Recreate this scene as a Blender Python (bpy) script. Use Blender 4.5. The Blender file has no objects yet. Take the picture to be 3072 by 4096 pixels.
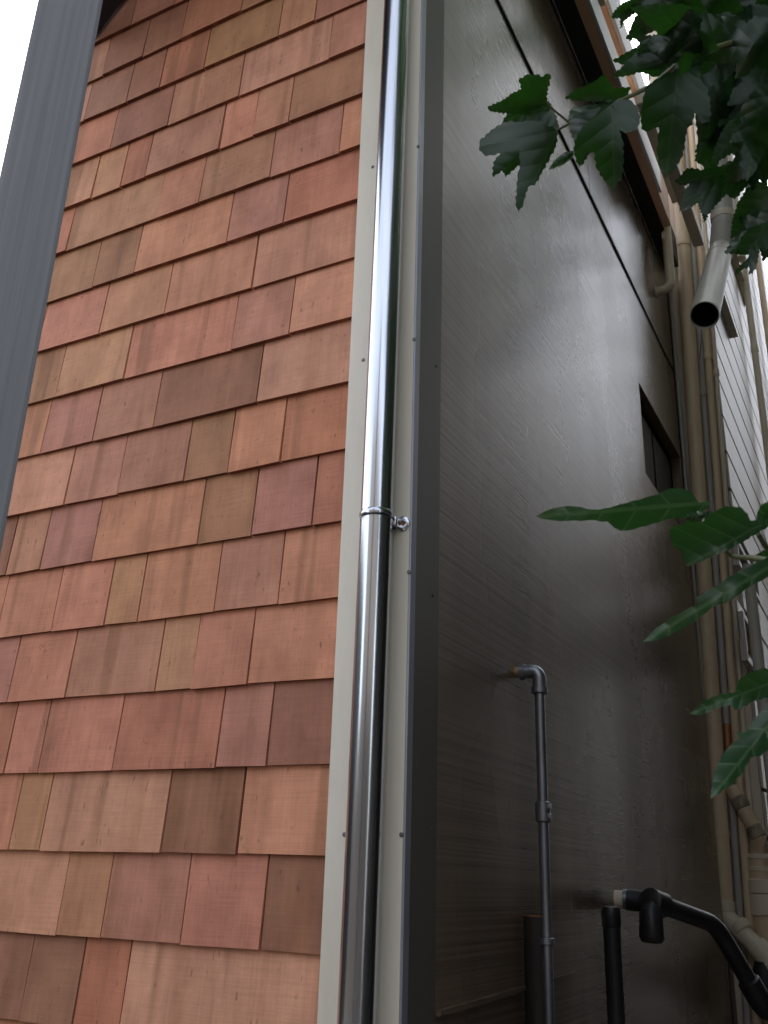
import bpy, bmesh, math, random
from mathutils import Vector, Matrix, geometry
rnd = random.Random(7)
R = math.radians
scene = bpy.context.scene

# ------------------------------------------------------------------ camera
FPX, PITCH, ROLL, YAW = 3806.4, R(21.152), R(1.837), R(28.38)
PW, PH = 3072.0, 4096.0
CAM = Vector((0.840, -1.704, 1.600))
FW = Vector((-math.sin(YAW)*math.cos(PITCH), math.cos(YAW)*math.cos(PITCH), math.sin(PITCH)))
_r = FW.cross(Vector((0, 0, 1))).normalized(); _u = _r.cross(FW)
RT = math.cos(ROLL)*_r + math.sin(ROLL)*_u
UP = -math.sin(ROLL)*_r + math.cos(ROLL)*_u
cd = bpy.data.cameras.new('camera'); cam = bpy.data.objects.new('camera', cd)
scene.collection.objects.link(cam)
cam.matrix_world = Matrix(((RT.x, UP.x, -FW.x, CAM.x), (RT.y, UP.y, -FW.y, CAM.y), (RT.z, UP.z, -FW.z, CAM.z), (0, 0, 0, 1)))
cd.sensor_fit = 'VERTICAL'; cd.sensor_height = 36.0; cd.sensor_width = 27.0
cd.lens = FPX/PH*36.0
cd.clip_start = 0.05; cd.clip_end = 500
cd.dof.use_dof = True; cd.dof.focus_distance = 2.2; cd.dof.aperture_fstop = 18
scene.camera = cam

# ------------------------------------------------------------------ sky, sun, exposure
SUN = Vector((-0.36, 0.52, 0.77)).normalized()      # direction towards the sun
w = bpy.data.worlds.new("World"); scene.world = w; w.use_nodes = True
nt = w.node_tree; nt.nodes.clear()
out = nt.nodes.new('ShaderNodeOutputWorld'); bg = nt.nodes.new('ShaderNodeBackground')
sky = nt.nodes.new('ShaderNodeTexSky'); sky.sky_type = 'NISHITA'; sky.sun_disc = False
sky.sun_elevation = math.asin(SUN.z); sky.sun_rotation = math.atan2(SUN.x, SUN.y)
sky.dust_density = 2.5; sky.air_density = 1.0
hs = nt.nodes.new('ShaderNodeHueSaturation'); hs.inputs['Saturation'].default_value = 0.36
nt.links.new(sky.outputs[0], hs.inputs['Color']); nt.links.new(hs.outputs[0], bg.inputs['Color'])
bg.inputs['Strength'].default_value = 0.13
nt.links.new(bg.outputs[0], out.inputs['Surface'])
sl = bpy.data.lights.new('sun', 'SUN'); sl.energy = 2.6; sl.angle = R(0.5); sl.color = (1.0, 0.95, 0.88)
so = bpy.data.objects.new('sun', sl); scene.collection.objects.link(so)
so.rotation_euler = SUN.to_track_quat('Z', 'Y').to_euler(); so.location = (3, 3, 12)
scene.view_settings.view_transform = 'Standard'; scene.view_settings.look = 'None'
scene.view_settings.exposure = 2.18; scene.view_settings.gamma = 1.0

# ------------------------------------------------------------------ measuring helpers (photo pixel -> point on a known plane)
def ray(x, y):
    return (FW*FPX + RT*(x-PW/2) - UP*(y-PH/2)).normalized()
def on(ax, val, x, y):
    d = ray(x, y); return CAM + d*((val-CAM[ax])/d[ax])
def onX(x, y, v): return on(0, v, x, y)
def onY(x, y, v): return on(1, v, x, y)
def onZ(x, y, v): return on(2, v, x, y)
def far(x, y, t): return CAM + ray(x, y)*t

# ------------------------------------------------------------------ object helpers
COL = scene.collection
def obj(name, bm, mat, parent=None, smooth=False, angle=35):
    me = bpy.data.meshes.new(name); bmesh.ops.recalc_face_normals(bm, faces=bm.faces[:]) if not bm.faces.layers.int.get('keep') else None
    bm.to_mesh(me); bm.free()
    me.materials.append(mat)
    if smooth:
        me.shade_smooth(); me.set_sharp_from_angle(angle=R(angle))
    o = bpy.data.objects.new(name, me); COL.objects.link(o)
    if parent is not None: o.parent = parent
    return o
def tag(o, label, cat, group=None, kind=None):
    if label: o['label'] = label
    if cat: o['category'] = cat
    if group: o['group'] = group
    if kind: o['kind'] = kind
    return o
def thing(name, label, cat, group=None):
    o = bpy.data.objects.new(name, None); COL.objects.link(o); o.empty_display_size = 0.1
    return tag(o, label, cat, group)
def box(bm, x0, x1, y0, y1, z0, z1, bev=0.0):
    vs = [bm.verts.new((x, y, z)) for x in (x0, x1) for y in (y0, y1) for z in (z0, z1)]
    fs = [bm.faces.new([vs[i] for i in f]) for f in ((0, 1, 3, 2), (4, 6, 7, 5), (0, 4, 5, 1), (2, 3, 7, 6), (0, 2, 6, 4), (1, 5, 7, 3))]
    if bev:
        es = list({e for f in fs for e in f.edges})
        bmesh.ops.bevel(bm, geom=es, offset=bev, segments=2, affect='EDGES', profile=0.6)
    return fs
def quad(bm, *ps):
    return bm.faces.new([bm.verts.new(p) for p in ps])
def hexa(bm, ps):
    """eight points: bottom ring of four, top ring of four"""
    vs = [bm.verts.new(p) for p in ps]
    return [bm.faces.new([vs[i] for i in f]) for f in ((3, 2, 1, 0), (4, 5, 6, 7), (0, 1, 5, 4), (1, 2, 6, 5), (2, 3, 7, 6), (3, 0, 4, 7))]
def fillet(pts, rad, n=7):
    pts = [Vector(p) for p in pts]; res = [pts[0]]
    for i in range(1, len(pts)-1):
        a, b, c = pts[i-1], pts[i], pts[i+1]
        u = (a-b).normalized(); v = (c-b).normalized()
        ang = u.angle(v); d = min(rad/math.tan(ang/2), (a-b).length*.48, (c-b).length*.48)
        p0, p1 = b+u*d, b+v*d
        for k in range(n+1):
            t = k/n; res.append(p0*(1-t)**2 + b*2*t*(1-t) + p1*t*t)
    res.append(pts[-1]); return res
def tube(bm, pts, r, seg=24, caps=True, hollow=0.0):
    pts = [Vector(p) for p in pts]; n = len(pts)
    rs = r if isinstance(r, (list, tuple)) else [r]*n
    tang = []
    for i in range(n):
        t = (pts[min(i+1, n-1)]-pts[max(i-1, 0)]).normalized(); tang.append(t)
    nrm = tang[0].orthogonal().normalized(); rings = []
    for i in range(n):
        if i: nrm = (tang[i-1].rotation_difference(tang[i]) @ nrm).normalized()
        b = tang[i].cross(nrm)
        rings.append([bm.verts.new(pts[i] + (nrm*math.cos(2*math.pi*k/seg)+b*math.sin(2*math.pi*k/seg))*rs[i]) for k in range(seg)])
    for i in range(n-1):
        for k in range(seg):
            bm.faces.new((rings[i][k], rings[i][(k+1) % seg], rings[i+1][(k+1) % seg], rings[i+1][k]))
    if caps:
        bm.faces.new(rings[0][::-1]); bm.faces.new(rings[-1])
    return rings
def collar(bm, a, b, t0, t1, r, seg=24, lip=0.004):
    """a raised band round a straight pipe between two fractions of its length"""
    a, b = Vector(a), Vector(b); p = lambda t: a.lerp(b, t)
    L = (b-a).length; e = lip/L
    tube(bm, [p(t0), p(t0+e*.1), p(t0+e), p(t1-e), p(t1-e*.1), p(t1)], [r-lip, r-lip*.3, r, r, r-lip*.3, r-lip], seg)

# ------------------------------------------------------------------ materials
def mat(name):
    m = bpy.data.materials.new(name); m.use_nodes = True
    n = m.node_tree; b = n.nodes['Principled BSDF']; return m, n, b
def N(nt, t, **kw):
    n = nt.nodes.new(t)
    for k, v in kw.items():
        if k in n.inputs: n.inputs[k].default_value = v
        else: setattr(n, k, v)
    return n
def coords(nt, scale, kind='Object'):
    tc = N(nt, 'ShaderNodeTexCoord'); mp = N(nt, 'ShaderNodeMapping'); mp.inputs['Scale'].default_value = scale; mp.inputs['Location'].default_value = (3.137, 1.271, .413)
    nt.links.new(tc.outputs[kind], mp.inputs['Vector']); return mp.outputs[0]
def noise(nt, vec, scale=1.0, detail=4, rough=.55):
    n = N(nt, 'ShaderNodeTexNoise'); n.inputs['Scale'].default_value = scale; n.inputs['Detail'].default_value = detail
    n.inputs['Roughness'].default_value = rough; nt.links.new(vec, n.inputs['Vector']); return n.outputs['Fac']
def ramp(nt, fac, p0, c0, p1, c1):
    r = N(nt, 'ShaderNodeValToRGB'); e = r.color_ramp.elements
    e[0].position = p0; e[0].color = (*c0, 1) if len(c0) == 3 else c0; e[1].position = p1; e[1].color = (*c1, 1) if len(c1) == 3 else c1
    nt.links.new(fac, r.inputs[0]); return r.outputs[0]
def mix(nt, fac, a, b, mode='MIX'):
    m = N(nt, 'ShaderNodeMix', data_type='RGBA', blend_type=mode)
    for s, v in ((0, fac), (6, a), (7, b)):
        if hasattr(v, 'links') or hasattr(v, 'is_linked'): nt.links.new(v, m.inputs[s])
        elif s == 0: m.inputs[0].default_value = v
        else: m.inputs[s].default_value = (*v, 1)
    return m.outputs[2]
def bump(nt, b, h, strength, dist):
    n = N(nt, 'ShaderNodeBump'); n.inputs['Strength'].default_value = strength; n.inputs['Distance'].default_value = dist
    nt.links.new(h, n.inputs['Height']); nt.links.new(n.outputs[0], b.inputs['Normal']); return n
def painted(name, col, rough=.45, var=.12, scale=6, bscale=60, bstr=.15, metallic=0.0, dirt=None, spec=.5, stretch=(1, 1, .25)):
    m, n, b = mat(name)
    v = noise(n, coords(n, stretch), scale, 5)
    lo = tuple(c*(1-var) for c in col); hi = tuple(min(1, c*(1+var)) for c in col)
    c = ramp(n, v, .3, lo, .7, hi)
    if dirt:
        d = noise(n, coords(n, (3, 3, .8)), 2.2, 6, .7)
        f = ramp(n, d, .48, (0, 0, 0), .72, (dirt[1],)*3)
        c = mix(n, f, c, dirt[0])
    n.links.new(c, b.inputs['Base Color']); b.inputs['Roughness'].default_value = rough; b.inputs['Metallic'].default_value = metallic
    b.inputs['Specular IOR Level'].default_value = spec
    if bstr: bump(n, b, noise(n, coords(n, (1, 1, 1)), bscale, 4), bstr, .002)
    return m

# cedar shingles: the colour of each shingle comes from the face attribute "tint"
m, n, b = mat('cedar'); M_cedar = m
at_ = N(n, 'ShaderNodeAttribute'); at_.attribute_name = 'tint'
ar = N(n, 'ShaderNodeAttribute'); ar.attribute_name = 'shift'
tc = N(n, 'ShaderNodeTexCoord'); add = N(n, 'ShaderNodeVectorMath', operation='ADD')
n.links.new(tc.outputs['Object'], add.inputs[0]); n.links.new(ar.outputs['Vector'], add.inputs[1])
def sc3(s):
    mp = N(n, 'ShaderNodeMapping'); mp.inputs['Scale'].default_value = s; n.links.new(add.outputs[0], mp.inputs['Vector']); return mp.outputs[0]
band = noise(n, sc3((1, .3, .05)), 17, 2, .5)                    # broad heartwood bands running down the shingle
fine = noise(n, sc3((1, .3, .025)), 190, 3, .6)                  # grain
saw = noise(n, sc3((.03, .3, 1)), 330, 2, .5)                    # saw marks across
blot = noise(n, sc3((1, 1, .6)), 11, 5, .6)
fl = noise(n, sc3((1, 1, .35)), 95, 2, .5)
c = mix(n, ramp(n, band, .57, (0, 0, 0), .68, (.45,)*3), at_.outputs['Color'], (.24, .115, .055))
c = mix(n, ramp(n, band, .30, (.38,)*3, .42, (0, 0, 0)), c, (.50, .225, .125))
c = mix(n, 1.0, c, ramp(n, fine, .25, (.91, .90, .89), .75, (1.06, 1.06, 1.06)), 'MULTIPLY')
c = mix(n, 1.0, c, ramp(n, saw, .3, (.93, .92, .91), .7, (1.05, 1.05, 1.05)), 'MULTIPLY')
c = mix(n, 1.0, c, ramp(n, blot, .28, (.76, .71, .68), .66, (1.10, 1.08, 1.06)), 'MULTIPLY')
c = mix(n, ramp(n, fl, .67, (0, 0, 0), .76, (.5,)*3), c, (.11, .05, .03))
n.links.new(c, b.inputs['Base Color']); b.inputs['Roughness'].default_value = .72; b.inputs['Specular IOR Level'].default_value = .3
hgt = mix(n, .5, saw, fine); bump(n, b, hgt, .2, .001)

# combed plywood of the side wall, glossy warm grey paint
m, n, b = mat('combed_wall'); M_wall = m
comb = noise(n, coords(n, (1, .0035, 1)), 150, 2, .5)
comb2 = noise(n, coords(n, (1, .8, .10)), 26, 4, .6)
drip = noise(n, coords(n, (1, 1, .05)), 6.5, 2, .5)
patch = noise(n, coords(n, (1, 1, .4)), 1.8, 3, .55)
c = ramp(n, drip, .3, (.158, .110, .075), .72, (.230, .166, .117))
c = mix(n, 1.0, c, ramp(n, patch, .3, (.80, .79, .78), .7, (1.12, 1.1, 1.08)), 'MULTIPLY')
c = mix(n, 1.0, c, ramp(n, comb, .3, (.66, .64, .62), .68, (1.18, 1.18, 1.18)), 'MULTIPLY')
n.links.new(c, b.inputs['Base Color'])
rr = N(n, 'ShaderNodeMapRange'); rr.inputs['To Min'].default_value = .19; rr.inputs['To Max'].default_value = .36
n.links.new(patch, rr.inputs['Value']); n.links.new(rr.outputs[0], b.inputs['Roughness'])
b.inputs['Specular IOR Level'].default_value = .7
bump(n, b, comb, .13, .003)

M_trim = painted('cream_trim', (.80, .745, .625), .42, .03, 5, 300, .05, dirt=((.52, .47, .38), .35))
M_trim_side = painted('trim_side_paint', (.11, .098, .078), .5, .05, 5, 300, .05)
M_trim_edge = painted('trim_edge_metal', (.32, .33, .38), .35, .08, 9, 200, .05, .3)
M_galv = painted('galvanized_steel', (.62, .65, .69), .17, .10, 7, 160, .03, 1.0, stretch=(2, 2, .12))
m, n, b = mat('galvanized_conduit'); M_emt = m
spg = noise(n, coords(n, (1, 1, .05)), 60, 3, .6)
sp2 = noise(n, coords(n, (1, 1, 1)), 420, 3, .6)
n.links.new(ramp(n, spg, .3, (.52, .55, .60), .7, (.66, .69, .74)), b.inputs['Base Color'])
b.inputs['Metallic'].default_value = 1.0
rr = N(n, 'ShaderNodeMapRange'); rr.inputs['To Min'].default_value = .13; rr.inputs['To Max'].default_value = .25
n.links.new(sp2, rr.inputs['Value']); n.links.new(rr.outputs[0], b.inputs['Roughness'])
bump(n, b, noise(n, coords(n, (1, 1, .22)), 16, 3), .10, .002)
M_dullgalv = painted('weathered_galvanized_pipe', (.34, .37, .42), .36, .25, 22, 160, .15, .85, dirt=((.09, .08, .075), .6))
M_screw = painted('screw_metal', (.16, .16, .17), .4, .2, 60, 200, .2, .7)
M_brass = painted('brass_nipple', (.50, .33, .16), .4, .2, 30, 100, .2, .6)
M_tanpipe = painted('tan_painted_pipe', (.74, .575, .385), .42, .07, 5, 90, .12, dirt=((.26, .19, .12), .35))
M_creampipe = painted('cream_painted_pipe', (.76, .665, .52), .42, .06, 5, 90, .12, dirt=((.34, .27, .19), .25))
M_greypipe = painted('grey_painted_pipe', (.40, .38, .36), .4, .07, 5, 90, .12, dirt=((.2, .17, .14), .3))
M_copper = painted('copper_pipe', (.45, .20, .10), .42, .15, 20, 90, .1, .5)
M_whitepipe = painted('white_metal_pipe', (.58, .55, .50), .42, .06, 8, 120, .08, .0, dirt=((.33, .28, .23), .45))
M_black = painted('black_iron', (.022, .021, .024), .42, .35, 14, 70, .35, .0)
M_rubber = painted('black_rubber', (.02, .02, .022), .55, .3, 20, 90, .3)
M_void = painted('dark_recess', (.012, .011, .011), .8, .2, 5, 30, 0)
M_rust = painted('dark_rusty_iron', (.030, .022, .018), .6, .45, 16, 70, .4)
M_rustrim = painted('rust_rim', (.30, .13, .06), .7, .3, 30, 70, .3)
M_siding = painted('pale_siding_paint', (.55, .50, .43), .40, .04, 3, 150, .12, dirt=((.40, .37, .33), .4))
M_groove = painted('siding_groove_shadow_gap', (.16, .12, .10), .8, .1, 5, 30, 0)
M_peach = painted('bare_fir_board', (.72, .45, .29), .6, .1, 8, 120, .2, stretch=(1, .1, 1))
M_whitewood = painted('white_painted_board', (.66, .67, .68), .45, .05, 8, 120, .1)
M_creamblock = painted('cream_painted_block', (.62, .53, .42), .5, .08, 8, 120, .1)
M_blackeave = painted('eave_shadow_black', (.010, .010, .012), .5, .3, 8, 60, .2)
M_frame = painted('window_frame_paint', (.48, .43, .37), .4, .1, 8, 60, .1)
m, n, b = mat('dark_window_glass'); M_glass = m
n.links.new(ramp(n, noise(n, coords(n, (1, 1, 1)), 3, 3), .3, (.014, .016, .02), .7, (.03, .033, .04)), b.inputs['Base Color'])
b.inputs['Roughness'].default_value = .06
m, n, b = mat('grey_stained_wood'); M_post = m
g1 = noise(n, coords(n, (1, 1, .012)), 140, 3, .6); g2 = noise(n, coords(n, (1, 1, .1)), 14, 5, .6)
c = ramp(n, g1, .3, (.185, .193, .202), .7, (.240, .248, .258))
c = mix(n, 1.0, c, ramp(n, g2, .3, (.88, .88, .88), .7, (1.1, 1.1, 1.1)), 'MULTIPLY')
n.links.new(c, b.inputs['Base Color']); b.inputs['Roughness'].default_value = .6; bump(n, b, g1, .5, .002)
def leaf_mat(name, lo, hi, vc, rgh, spc):
    m, n, b = mat(name)
    uv = N(n, 'ShaderNodeUVMap'); uv.uv_map = 'blade'
    sep = N(n, 'ShaderNodeSeparateXYZ'); n.links.new(uv.outputs[0], sep.inputs[0])
    def mth(op, a, b_=None, c_=None):
        q = N(n, 'ShaderNodeMath', operation=op)
        for i, v in enumerate((a, b_, c_)):
            if v is None: continue
            if hasattr(v, 'links'): n.links.new(v, q.inputs[i])
            else: q.inputs[i].default_value = v
        return q.outputs[0]
    av = mth('ABSOLUTE', sep.outputs[1])
    midrib = mth('LESS_THAN', av, .012)
    side = mth('FRACT', mth('MULTIPLY', mth('SUBTRACT', sep.outputs[0], mth('MULTIPLY', av, .75)), 5.0))
    puff = mth('SINE', mth('MULTIPLY', side, math.pi))                # blade quilted between side veins
    vein = mth('MAXIMUM', midrib, mth('LESS_THAN', puff, .12))
    lv = noise(n, coords(n, (1, 1, 1)), 14, 4, .6)
    c = ramp(n, lv, .3, lo, .7, hi)
    c = mix(n, mth('MULTIPLY', vein, .5), c, vc)
    n.links.new(c, b.inputs['Base Color']); b.inputs['Roughness'].default_value = rgh; b.inputs['Specular IOR Level'].default_value = spc
    bump(n, b, mth('ADD', mth('MULTIPLY', puff, .8), mth('MULTIPLY', midrib, -.7)), .33, .004)
    tr = N(n, 'ShaderNodeBsdfTranslucent'); tr.inputs['Color'].default_value = (.06, .22, .02, 1)
    ms = N(n, 'ShaderNodeMixShader'); ms.inputs[0].default_value = .16
    mo = n.nodes['Material Output']; n.links.new(b.outputs[0], ms.inputs[1]); n.links.new(tr.outputs[0], ms.inputs[2]); n.links.new(ms.outputs[0], mo.inputs['Surface'])
    return m
M_leaf = leaf_mat('mulberry_leaf', (.006, .017, .007), (.012, .034, .012), (.035, .065, .026), .42, .25)  # upper leaves: darker copy, shade of backlit leaves put into the colour
M_leaf_lit = leaf_mat('lit_mulberry_leaf', (.011, .034, .014), (.023, .062, .025), (.10, .16, .075), .30, .5)  # lower leaves: same kind, painted lighter as if better lit
M_twig = painted('green_twig', (.10, .115, .045), .5, .25, 30, 90, .3)
M_bark = painted('bark', (.13, .10, .075), .8, .35, 12, 40, .8)
M_mould = painted('mouldy_pipe', (.40, .33, .24), .6, .3, 22, 60, .5, dirt=((.05, .045, .03), 1.0))
M_ground = painted('concrete_ground', (.085, .08, .075), .85, .2, 2, 30, .4, stretch=(1, 1, 1))
M_dark = painted('dark_stained_siding', (.030, .026, .023), .6, .2, 3, 40, .2)
M_stucco = painted('beige_stucco', (.10, .09, .08), .8, .12, 2, 60, .4, stretch=(1, 1, 1))

# ------------------------------------------------------------------ ground
bm = bmesh.new(); quad(bm, (-80, -80, 0), (80, -80, 0), (80, 80, 0), (-80, 80, 0))
tag(obj('ground', bm, M_ground), None, None, kind='structure')

# ------------------------------------------------------------------ the house on the corner
EXP = 0.1752; Z0 = 1.291
def zc(k): return Z0 + k*EXP
house = thing('shingled_house', 'corner house with red cedar shingles on one wall and glossy grey plywood on the other', 'house')
X_L, X_R = -1.46, -0.164
# joints of each course, as measured on the wall; one colour letter per shingle from left to right
A = lambda x, y: (x/1.106, 900+y/1.106)
B = lambda x, y: (x/1.106, 2000+y/1.106)
Cc = lambda x, y: (x/1.106, 3000+y/1.106)
D1 = lambda x, y: (x/1.508, y/1.508)
D2 = lambda x, y: (1000+x/1.659, y/1.659)
COURSES = {
 -1: ([Cc(175, 1200), Cc(760, 1330)], 'SRS'),
 0: ([Cc(126, 1000), Cc(357, 1020), Cc(562, 1040)], 'BBRL'),
 1: ([Cc(286, 630), Cc(480, 640), Cc(827, 660), Cc(1175, 680)], 'LTMSB'),
 2: ([Cc(76, 275), Cc(212, 270), Cc(742, 270), Cc(1071, 268)], 'STLBS'),
 3: ([B(53, 1050), B(200, 1050), B(530, 1030), B(980, 1005), B(1200, 995)], 'RSSRMB'),
 4: ([B(320, 735), B(711, 690), B(871, 675), B(1116, 650)], 'SMTSS'),
 5: ([B(257, 450), B(487, 420), B(632, 398), B(969, 350), B(1249, 307)], 'SSTSMS'),
 6: ([B(55, 213), B(205, 186), B(431, 145), B(892, 95), B(1127, 70), B(1392, 60)], 'BTMSOMR'),
 7: ([A(311, 1126), A(544, 1076), A(834, 1020), A(1027, 980), A(1256, 931)], 'LMMOSR'),
 8: ([A(-40, 930), A(208, 900), A(435, 850), A(701, 787), A(1155, 674)], 'TSMMBL'),
 9: ([A(273, 652), A(571, 575), A(1043, 447), A(1296, 372)], 'OTSML'),
 10: ([A(191, 457), A(466, 372), A(751, 287), A(1132, 170)], 'SSTSL'),
 11: ([D1(595, 1557), D1(842, 1507), D1(1394, 1317), D2(247, 1330)], 'OOSMR'),
 12: ([D1(435, 1375), D1(977, 1170), D1(1231, 1072), D2(159, 1012), D2(614, 850)], 'RTSOMS'),
 13: ([D1(586, 1057), D1(759, 992), D1(909, 927), D1(1350, 745), D1(1552, 662), D2(284, 640)], 'TTRMSTO'),
 14: ([D1(700, 752), D1(1042, 605), D1(1467, 420), D2(545, 207)], 'RBTLM'),
 15: ([D1(560, 500), D1(802, 455), D1(997, 367), D1(1262, 247), D2(212, 102), D2(446, 40)], 'MBBROTM'),
 16: ([D1(657, 300), D1(892, 212), D1(1122, 95), D1(1480, -60)], 'MBBRO'),
 17: ([D1(822, 40), D1(1080, -90)], 'BMR'),
}
PAL = {'S': (.650, .292, .182), 'T': (.610, .305, .175), 'B': (.400, .188, .120), 'M': (.545, .255, .175), 'L': (.70, .350, .228), 'O': (.470, .238, .132), 'R': (.560, .232, .142)}
bm = bmesh.new()
lt = bm.faces.layers.float_color.new('tint'); lsft = bm.faces.layers.float_vector.new('shift')
def shingle(x0, x1, k, letter):
    base = PAL[letter]; v = rnd.uniform(.92, 1.08)
    tint = (base[0]*v, base[1]*v*rnd.uniform(.96, 1.05), base[2]*v*rnd.uniform(.94, 1.06), 1)
    z0 = zc(k) + rnd.uniform(-.0016, .0016); dz = rnd.uniform(-.0012, .0012); z1 = zc(k+1)+.03
    g0, g1 = rnd.uniform(.0009, .0030), rnd.uniform(.0009, .0030)
    yb = -.0095 + rnd.uniform(-.0022, .0022); th = rnd.uniform(.0145, .018); yt = .004
    sk = rnd.uniform(-.0012, .0012)
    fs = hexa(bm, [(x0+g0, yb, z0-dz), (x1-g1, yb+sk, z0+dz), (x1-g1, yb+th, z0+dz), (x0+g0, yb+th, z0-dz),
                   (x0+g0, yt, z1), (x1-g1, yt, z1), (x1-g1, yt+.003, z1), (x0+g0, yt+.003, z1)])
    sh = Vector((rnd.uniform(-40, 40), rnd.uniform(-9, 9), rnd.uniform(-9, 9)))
    for q, f in enumerate(fs): f[lt] = tint if q else (tint[0]*.34, tint[1]*.24, tint[2]*.2, 1); f[lsft] = sh  # butt face darkened: end grain plus painted shade under the butt
for k in range(-8, 27):
    if k in COURSES:
        js, cols = COURSES[k]; xs = [onY(*p, 0)[0] for p in js]
    else:
        xs, cols, x = [], '', X_L
        while x < X_R-.12:
            x += rnd.choice((.09, .13, .17, .22, .28, .34)); xs.append(x)
        xs = [v for v in xs if v < X_R-.05]; cols = ''.join(rnd.choice('SSTBMLOR') for _ in range(len(xs)+1))
    xl = xs[0] if xs else X_R
    extra = []
    while xl - X_L > .30:                       # the shingles that run on behind the post
        wd = rnd.choice((.14, .2, .26)); xl -= wd; extra.insert(0, xl)
    edges = [X_L] + extra + xs + [X_R]; cols = ''.join(rnd.choice('SMTB') for _ in extra) + cols
    for i in range(len(edges)-1):
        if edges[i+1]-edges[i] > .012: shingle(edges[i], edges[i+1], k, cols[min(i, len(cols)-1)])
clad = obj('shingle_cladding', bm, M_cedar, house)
# wall body behind the cladding and the wider house behind it
bm = bmesh.new()
box(bm, X_L-.02, -.05, .013, 1.2, 0, 5.9)
obj('wall_core', bm, M_dark, house)
bm = bmesh.new(); box(bm, -7, -.05, 1.2, 3.3, 0, 5.03); box(bm, -7, -.02, 3.3, 3.46, 0, 5.03); obj('rear_wall', bm, M_dark, house)

# corner trim: broad front board, bare metal edge, side board
TF = -.032
trim = None
bm = bmesh.new(); box(bm, -.168, -.0015, TF, .004, 0, 6.0, .0012); trim = obj('corner_trim', bm, M_trim, house)
bm = bmesh.new(); box(bm, -.0013, .0035, TF+.001, -.008, 0, 6.0, .0005); obj('trim_edge', bm, M_trim_edge, trim)
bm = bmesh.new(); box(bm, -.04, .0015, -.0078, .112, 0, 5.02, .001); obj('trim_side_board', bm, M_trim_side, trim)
def screw(name, parent, p, nrm, r=.0045):
    bm = bmesh.new(); p = Vector(p); nrm = Vector(nrm)
    tube(bm, [p-nrm*.001, p+nrm*.0009, p+nrm*.0018], [r, r, r*.72], 14)
    t = nrm.orthogonal().normalized(); s = t.cross(nrm)
    return obj(name, bm, M_screw, parent, True)
for px, py in ((1491, 668), (1453, 1440), (1378, 3338)): p = onY(px, py, TF); screw('screw', trim, p, (0, -1, 0))
for px, py in ((1673, 585), (1657, 1357), (1636, 2288), (1606, 3339)): p = onY(px, py, TF); screw('screw', trim, p, (0, -1, 0))
for px, py in ((1746, 1463), (1733, 2382), (1723, 3318)): p = onX(px, py, .0015); screw('screw', trim, p, (1, 0, 0), .0042)
# caulk line where the shingles meet the trim near the top
bm = bmesh.new(); box(bm, -.172, -.166, -.026, -.003, 3.36, 4.7, .001); obj('caulk', bm, M_whitewood, trim)

# side wall with its window opening, seam and upper panel
WY0, WY1, WZ0, WZ1 = 2.34, 3.27, 3.36, 3.83
YE0, YE1 = 3.30, 3.42
SEAM = 4.38
bm = bmesh.new()
for y0, y1, z0, z1 in ((.1118, WY0, 0, SEAM-.004), (WY1, YE0, 0, SEAM-.004), (WY0, WY1, 0, WZ0), (WY0, WY1, WZ1, SEAM-.004)):
    box(bm, -.018, 0, y0, y1, z0, z1)
side = obj('side_wall', bm, M_wall, house)
bm = bmesh.new()
VS = 1.62                                                     # vertical joint of the upper sheets
box(bm, -.018, .003, .1118, VS-.002, SEAM+.010, 5.04, .001); box(bm, -.018, .003, VS+.002, YE0, SEAM+.010, 5.04, .001)
obj('upper_panel', bm, M_wall, house)
bm = bmesh.new(); box(bm, -.012, .0075, .1118, YE0, SEAM-.004, SEAM+.009, .001); obj('seam_flashing', bm, M_black, house)
bm = bmesh.new(); box(bm, -.016, .002, VS-.0018, VS+.0018, SEAM+.01, 5.03); obj('joint_strip', bm, M_galv, house)
# window
win = bpy.data.objects.new('window', None); COL.objects.link(win); win.parent = house
RD = -.085
bm = bmesh.new()
quad(bm, (-.018, WY0, WZ1), (-.018, WY1, WZ1), (RD, WY1, WZ1), (RD, WY0, WZ1)); quad(bm, (-.018, WY1, WZ0), (-.018, WY1, WZ1), (RD, WY1, WZ1), (RD, WY1, WZ0))
quad(bm, (-.018, WY0, WZ0), (-.018, WY0, WZ1), (RD, WY0, WZ1), (RD, WY0, WZ0)); quad(bm, (-.018, WY0, WZ0), (-.018, WY1, WZ0), (RD, WY1, WZ0), (RD, WY0, WZ0))
obj('reveal', bm, M_wall, win)
bm = bmesh.new()
f = .045
for a in ((WY0, WY1, WZ1-f, WZ1), (WY0, WY1, WZ0, WZ0+f), (WY0, WY0+f, WZ0+f, WZ1-f), (WY1-f, WY1, WZ0+f, WZ1-f), ((WY0+WY1)/2-.02, (WY0+WY1)/2+.02, WZ0+f, WZ1-f)):
    box(bm, RD, RD+.035, *a, .003)
obj('frame', bm, M_frame, win)
bm = bmesh.new(); box(bm, RD-.004, RD+.012, WY0, WY1, WZ0, WZ1); obj('pane', bm, M_glass, win)
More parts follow.
